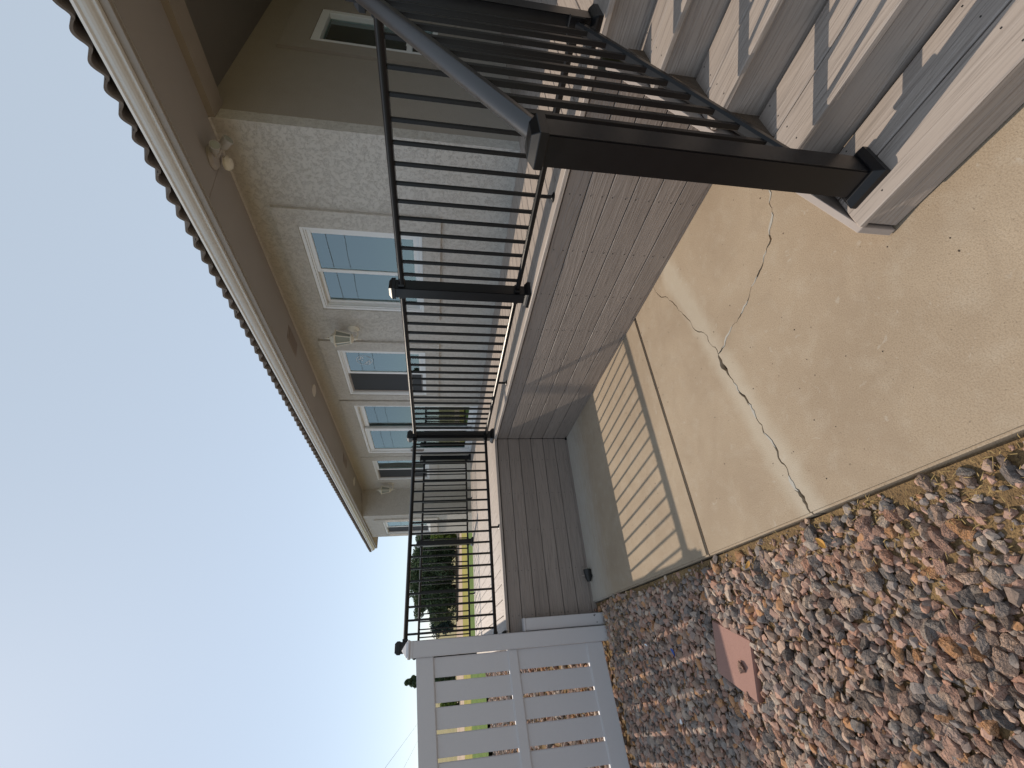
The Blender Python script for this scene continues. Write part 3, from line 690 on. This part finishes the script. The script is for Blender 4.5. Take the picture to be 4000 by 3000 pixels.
# ------------------------------------------------------------------ white fence
fence = empty('vinyl_fence', (-.9, 4.575, -.1), 'white vinyl fence with two tiers of wide upright boards', 'fence')
FS = .066                                                # the fence steps down with the ground
fz = lambda x: -FS * (.14 - x)
def fbox(name, x0, x1, y0, y1, z0, z1, par=fence, bev=.004):
    m = MB().box(x0, x1, y0, y1, z0, z1); m.v = [(x, y, z + fz(x)) for x, y, z in m.v]; return part(name, m, 'white_vinyl', par, bev, 2)
def fpost(x, zlow=-.12):
    p = part('post', MB().box(x - .0635, x + .0635, 4.511, 4.638, zlow + fz(x), 1.775 + fz(x)), 'white_vinyl', fence, .006, 2)
    z = 1.775 + fz(x); k = 1.4142
    part('cap', MB().lathe([(.066 * k, -.01), (.066 * k, .012), (.074 * k, .02), (.074 * k, .034), (.064 * k, .04), (.058 * k, .048), (.012, .085), (.003, .088)], (x, 4.5745, z), 4, twist=math.pi / 4), 'white_vinyl', p, .002)
fpost(.1395); fpost(-2.30)
XF0, XF1 = -2.235, .0745
fbox('top_rail', XF0, XF1, 4.549, 4.60, 1.592, 1.742); fbox('middle_rail', XF0, XF1, 4.549, 4.60, .838, .922); fbox('bottom_rail', XF0, XF1, 4.549, 4.60, .018, .175)
for zz in (1.588, .918, .834, .171): fbox('rail_lip', XF0, XF1, 4.556, 4.593, zz, zz + .0085, bev=.001)
for i in range(13):
    xr = .068 - .1797 * i if i else .068; xr = .070 - .1797 * i - .004; xl = xr - .1515
    if xl < XF0: xl = XF0 + .002
    fbox('board', xl, xr, 4.564, 4.586, .921, 1.595); fbox('board', xl, xr + (.008 if i == 0 else 0), 4.564, 4.586, .172, .840)
sp = empty('short_fence_post', (.262, 4.585, -.1), 'short white vinyl post stub beside the tall fence post', 'post')
part('post', MB().box(.211, .315, 4.545, 4.632, -.12, .735), 'white_vinyl', sp, .005, 2)
part('cap', MB().box(.207, .319, 4.541, 4.636, .735, .752), 'white_vinyl', sp, .004, 2)
for xx, zz in ((.29, .045), (.296, .052), (.30, .04), (.235, .03)): part('scuff', MB().box(xx - .004, xx + .004, 4.5445, 4.5452, zz - .003, zz + .006), 'black_plastic', sp)

# ------------------------------------------------------------------ small things on the ground
so = empty('ground_spotlight', (.65, 4.60, 0), 'small black spotlight lying on the walk against the shaded skirting', 'spotlight')
hd = MB().tube([(.60, 4.575, .035), (.625, 4.572, .037), (.69, 4.57, .040), (.715, 4.568, .041)], [.018, .030, .038, .040], 14); part('body', hd, 'black_plastic', so, smooth=True)
part('lens', MB().tube([(.716, 4.568, .041), (.720, 4.568, .041)], [.034, .030], 14), 'lantern_glass', so)
part('bracket', MB().box(.64, .66, 4.54, 4.60, .0, .012).box(.645, .655, 4.535, 4.541, .0, .05), 'black_plastic', so, .002)
part('clip', MB().box(.655, .668, 4.59, 4.62, .066, .088), 'vent_metal', so, .002)

pc = [(.10, 2.672), (-.016, 2.37), (-.286, 2.468), (-.162, 2.765)]
pv = empty('paver', (-.09, 2.57, zg(-.09, 2.57)), 'pinkish square concrete paver set in the stones before the fence', 'paver')
zp = zg(-.09, 2.57) + .024
m = MB().extrude(pc, zp - .05, zp, 'z'); part('paver_block', m, 'paver_concrete', pv, .004, 2)

# stones: irregular convex lumps, a few dozen shapes
def stone_verts(i):
    r = np.random.default_rng(100 + i); p = r.normal(size=(22, 3)); p /= np.linalg.norm(p, axis=1)[:, None]
    p *= (.82 + .3 * r.random((22, 1))); p *= np.array([1.0, .62 + .25 * r.random(), .42 + .25 * r.random()])
    bm = bmesh.new()
    for q in p: bm.verts.new(q)
    h = bmesh.ops.convex_hull(bm, input=bm.verts)
    bmesh.ops.delete(bm, geom=[v for v in bm.verts if not v.link_faces], context='VERTS')
    bm.verts.index_update(); bm.verts.ensure_lookup_table()
    V = np.array([v.co[:] for v in bm.verts]); F = np.array([[v.index for v in f.verts] for f in bm.faces]); bm.free(); return V, F
PROT = [stone_verts(i) for i in range(30)]
def rot(ax, ay, az):
    cx, sx, cy, sy, cz, sz = math.cos(ax), math.sin(ax), math.cos(ay), math.sin(ay), math.cos(az), math.sin(az)
    return np.array([[cz * cy, cz * sy * sx - sz * cx, cz * sy * cx + sz * sx], [sz * cy, sz * sy * sx + cz * cx, sz * sy * cx - cz * sx], [-sy, cy * sx, cy * cx]])
def in_paver(x, y):
    s = [(pc[(k + 1) % 4][0] - pc[k][0]) * (y - pc[k][1]) - (pc[(k + 1) % 4][1] - pc[k][1]) * (x - pc[k][0]) for k in range(4)]
    return all(q > -.004 for q in s) or all(q < .004 for q in s)
spots = []
def scatter(x0, x1, y0, y1, pitch, smin, smax, layers=1):
    for l in range(layers):
        for yy in np.arange(y0, y1, pitch):
            for xx in np.arange(x0, x1, pitch):
                x = xx + random.uniform(-.5, .5) * pitch; y = yy + random.uniform(-.5, .5) * pitch
                if x > .405: continue
                if in_paver(x, y) or (.05 < x < .33 and 4.49 < y < 4.66): continue
                if x > .405 - .016 and random.random() < .6: continue
                d = .405 - x
                edge = .8 * max(0, .07 - d) / .07
                edge = max(edge, .75 * math.exp(-((x - .30) / .16) ** 2 - ((y - .8) / .45) ** 2))
                if random.random() < edge * .80: continue
                s = (smin + (smax - smin) * random.random() ** 2.6) * (1 - .25 * edge)
                spots.append((x, y, s, l))
scatter(-1.5, .41, -.2, 4.52, .031, .0125, .047, 1)
scatter(-1.45, .34, .0, 4.45, .052, .017, .038, 2)
scatter(-1.3, .40, .1, 4.4, .030, .005, .011, 1)
near_n = len(spots)
vis = []
for i, (x, y, s, l) in enumerate(spots):
    d = Vector((x, y, zg(x, y) - HC)); z = d.dot(FW)
    if z <= .1: continue
    u, v = d.dot(RT) / z, -d.dot(UP) / z
    if abs(u) < 1500 / 1670 and abs(v) < 2000 / 1670: vis.append((s / z, i))
vis.sort(reverse=True); big = {i for _, i in vis[:300]}
sm_ = []
for k, (V, F) in enumerate(PROT):
    me = bpy.data.meshes.new('stone'); me.from_pydata(V.tolist(), [], F.tolist()); me.materials.append(MATS['stone_object']); sm_.append(me)
allV, allF, tone, nv = [], [], [], 0
scatter(-1.5, .41, 4.60, 6.0, .055, .026, .05); scatter(-4.6, .6, 6.0, 16.4, .11, .04, .075); scatter(-3.2, -1.5, .8, 6.0, .06, .026, .05)
for i, (x, y, s, l) in enumerate(spots):
    k = random.randrange(30); a = (random.gauss(0, .38), random.gauss(0, .38), random.uniform(0, 6.28)); V, F = PROT[k]
    z = zg(x, y) + s * .30 + (.012 if l else 0) + (.004 if s < .0111 else 0)
    if y > 4.6: z += .02
    if i in big:
        o = put('stone', sm_[k], gravel_bed, (x, y, z), a); o.scale = (s, s, s)
    else:
        Vw = (V * s) @ rot(*a).T + np.array([x, y, z]); allV.append(Vw); allF.append(F + nv); nv += len(V); tone.append(np.full(len(F), random.random()))
V = np.concatenate(allV); F = np.concatenate(allF); tn = np.concatenate(tone)
me = bpy.data.meshes.new('loose_stones'); me.from_pydata(V.tolist(), [], F.tolist())
at = me.attributes.new('tone', 'FLOAT', 'FACE'); at.data.foreach_set('value', tn.astype(np.float32)); me.materials.append(MATS['stone_mass'])
tag(put('loose_stones', me, gravel_bed), kind='stuff')
# a stone resting on the paver, bits of litter
o = put('pebble', sm_[4], None, (-.135, 2.50, zp + .012), (.1, .05, .5)); o.scale = (.034, .034, .034); tag(o, 'lone brown stone lying on the pinkish paver', 'stone')
def scrap(name, x, y, L, Wd, a, mat, label, cat, h=.03, curl=.35):
    n = 6; v = []; f = []
    for i in range(n + 1):
        t = i / n - .5; wdt = Wd * (1 - (2 * t) ** 2 * .75) / 2
        for s_ in (-1, 0, 1): v.append((L * t, s_ * wdt, curl * L * t * t * 2 + abs(s_) * wdt * .4))
    for i in range(n):
        for j in range(2): f.append((i * 3 + j, i * 3 + j + 1, (i + 1) * 3 + j + 1, (i + 1) * 3 + j))
    me = bpy.data.meshes.new(name); me.from_pydata(v, [], f); me.materials.append(MATS[mat])
    o = put(name, me, None, (x, y, zg(x, y) + h), (random.uniform(-.3, .3), random.uniform(-.3, .3), a)); md = o.modifiers.new('thick', 'SOLIDIFY'); md.thickness = .0015
    return tag(o, label, cat)
scrap('plastic_scrap', -.05, 3.19, .075, .036, .9, 'blue_plastic', 'crumpled blue plastic scrap among the shaded stones', 'litter', .045)
scrap('paper_scrap', -.43, 3.35, .05, .03, 2.0, 'white_scrap', 'white paper scrap on the stones near the picture edge', 'litter', .05)
scrap('dry_leaf', .30, 1.63, .055, .028, .6, 'dry_leaf', 'orange dry leaf among the stones beside the end of the crack', 'leaf', .035)
scrap('dry_leaf', .31, 2.13, .05, .02, 2.2, 'dry_leaf', 'small tan dry leaf at the slab edge near the joint', 'leaf', .035)
scrap('paper_scrap', .01, 3.62, .035, .014, 1.2, 'white_scrap', 'tiny white scrap in the shade just before the fence', 'litter', .04)
# straw and dry weeds between the stones
def straw(n, fx, fy, lmin, lmax, up):
    m = MB()
    for _ in range(n):
        x, y = fx(), fy()
        if x > .40 or in_paver(x, y): continue
        L = random.uniform(lmin, lmax); a = random.uniform(0, 6.28); p = Vector((x, y, zg(x, y) + random.uniform(.006, .03))); d = Vector((math.cos(a), math.sin(a), random.uniform(0, up)))
        q = p + d * L * .5 + Vector((random.uniform(-.1, .1) * L, random.uniform(-.1, .1) * L, .1 * L)); e = p + d * L; n_ = Vector((-d.y, d.x, 0)).normalized() * random.uniform(.0007, .0014)
        m.add([p - n_, p + n_, q + n_, q - n_, e], [(0, 1, 2, 3), (3, 2, 4)])
    return m
s1 = straw(1000, lambda: .40 - abs(random.gauss(0, .10)), lambda: random.uniform(.2, 4.4), .008, .028, .25)
s2 = straw(260, lambda: random.gauss(.17, .14), lambda: random.gauss(.85, .4), .012, .045, .2)
s3 = straw(800, lambda: random.gauss(.18, .14), lambda: random.gauss(4.12, .22), .02, .06, .8)
s1.add(s2.v, s2.f); s1.add(s3.v, s3.f)
tag(put('dry_grass', s1.mesh('dry_grass', 'dry_straw')), 'dry straw and weeds between the stones along the slab edge', 'dry grass', kind='stuff')

# ------------------------------------------------------------------ trees and far things
def tree(name, x, y, z, h, rad, n, leaf, mat, label, shape='round', trunk_h=.3, group='trees beyond the deck'):
    t = empty(name, (x, y, z), label, 'tree', group)
    tr = MB(); top = Vector((x, y, z + h * .8)); tr.tube([(x, y, z - .1), (x + .03, y, z + h * .35), tuple(top)], [.055 * h ** .8, .04 * h ** .8, .012], 8)
    lobes = []
    for k in range(30 if shape == 'round' else 26):
        if shape == 'round':
            a = random.uniform(0, 6.28); f_ = random.uniform(trunk_h, .88); rr = rad * random.uniform(.15, .80) * (1 - .55 * max(0, f_ - .55) / .45)
            c = Vector((x + rr * math.cos(a), y + rr * math.sin(a), z + h * f_)); lr = rad * random.uniform(.30, .48)
        else:
            f_ = (k + .5) / 26 * .95 + .04; rr = rad * (1 - f_) * random.uniform(.45, .8); a = k * 2.4; c = Vector((x + rr * math.cos(a), y + rr * math.sin(a), z + h * f_)); lr = rad * (.42 * (1 - f_) + .10)
        lobes.append((c, lr)); tr.tube([(x, y, z + h * max(.12, f_ - .2)), tuple(c)], [.018 * h ** .7, .006], 5)
    part('trunk', tr, 'bark', t, smooth=True)
    per = n // len(lobes); P = []; 
    for c, lr in lobes:
        d = rng.normal(size=(per, 3)); d /= np.linalg.norm(d, axis=1)[:, None]; r_ = lr * (.55 + .55 * rng.random((per, 1)) ** .6)
        P.append(np.array(c) + d * r_ * np.array([1, 1, .8]))
    P = np.concatenate(P); m = len(P); A = rng.normal(size=(m, 3)); A /= np.linalg.norm(A, axis=1)[:, None]; B = np.cross(A, rng.normal(size=(m, 3))); B /= np.linalg.norm(B, axis=1)[:, None]
    s_ = leaf * (.6 + .8 * rng.random((m, 1))); A *= s_; B *= s_ * .6
    V = np.stack([P - A, P + B, P + A, P - B], 1).reshape(-1, 3) - np.array([x, y, z]); F = np.arange(4 * m).reshape(-1, 4)
    me = bpy.data.meshes.new('crown'); me.from_pydata(V.tolist(), [], F.tolist()); at = me.attributes.new('tone', 'FLOAT', 'FACE'); at.data.foreach_set('value', rng.random(m).astype(np.float32)); me.materials.append(MATS[mat])
    put('crown', me, t, (x, y, z))
def pol(az, d): return d * math.sin(R(az)), d * math.cos(R(az))
specs = [(6.2, 40, 3.7, 1.35, 'leftmost dark leafy tree of the clump behind the far railing'), (7.9, 41, 4.35, 1.6, 'tallest dark leafy tree of the clump behind the far railing'), (9.6, 40, 4.1, 1.5, 'middle dark leafy tree of the clump, right of the tallest'), (11.4, 41, 4.05, 1.6, 'dark leafy tree of the clump just left of the far post'), (12.9, 40.5, 3.6, 1.4, 'rightmost dark leafy tree of the clump, behind the far post')]
for az, d, h, r_, lb in specs:
    x, y = pol(az, d); tree('leafy_tree', x, y, -.12, h, r_, 13000, .085, 'leaf_dark', lb, 'round', .10)
x, y = pol(3.75, 42); tree('spruce_tree', x, y, -.12, 2.2, .85, 6000, .06, 'leaf_blue', 'small rounded blue green spruce left of the dark clump', 'round', .2)
x, y = pol(-1.2, 46); tree('conifer_tree', x, y, -.12, 4.25, 1.5, 7000, .09, 'leaf_dark', 'dark tree top poking above the white fence', 'cone', .1)
x, y = pol(-3.6, 38); tree('leafy_tree', x, y, -.12, 1.3, 1.1, 2500, .08, 'leaf_bright', 'low green bush glimpsed between the fence boards', 'round', .1)
x, y = pol(14.3, 36); tree('leafy_tree', x, y, -.12, 2.3, 1.0, 5000, .08, 'leaf_bright', 'bright green bush beside the far corner of the house', 'round', .08)
# trees off to the left that the patio door mirrors
x, y = (-17, 36); tree('conifer_tree', x, y, -.3, 5.2, 2.0, 6000, .13, 'leaf_dark', 'dark conifer left of the picture, mirrored in the patio door', 'cone', .1)
x, y = (-22, 38); tree('conifer_tree', x, y, -.3, 4.6, 1.9, 6000, .13, 'leaf_dark', 'second dark conifer left of the picture, mirrored in the patio door', 'cone', .1)
# low brush and pale rubble along the road
for k, (az, d, wd, h, lb) in enumerate([(6.6, 38, 3.2, .22, 'left part of the low brown brush line before the dark trees'), (10.2, 38, 2.2, .25, 'right part of the low brown brush line before the dark trees')]):
    x, y = pol(az, d); m = MB()
    for i in range(1400):
        px, py = x + random.uniform(-wd / 2, wd / 2), y + random.uniform(-.4, .4); hh = h * random.uniform(.3, 1); a = random.uniform(0, 6.28); dx, dy = .02 * math.cos(a), .02 * math.sin(a)
        m.add([(px - dx, py - dy, -.12), (px + dx, py + dy, -.12), (px + random.uniform(-.08, .08), py, -.12 + hh)], [(0, 1, 2)])
    tag(put('brush', m.mesh('brush', 'bark')), lb, 'brush', kind='stuff')
def wire(a, bslope, z, label):
    pts = []
    for i in range(40):
        yy = -30 + i * 4.6; s = (i / 39 - .5); pts.append((a + bslope * yy, yy, z - .12 + .5 * s * s))
    tag(put('power_line', MB().tube(pts, .010, 6).mesh('power_line', 'wire_black')), label, 'power line', 'overhead wires')
wire(-3.75, -.0535, HC + 3.70, 'upper overhead wire crossing the pale sky left of the fence'); wire(-5.27, -.066, HC + 3.60, 'lower overhead wire just above the white fence')
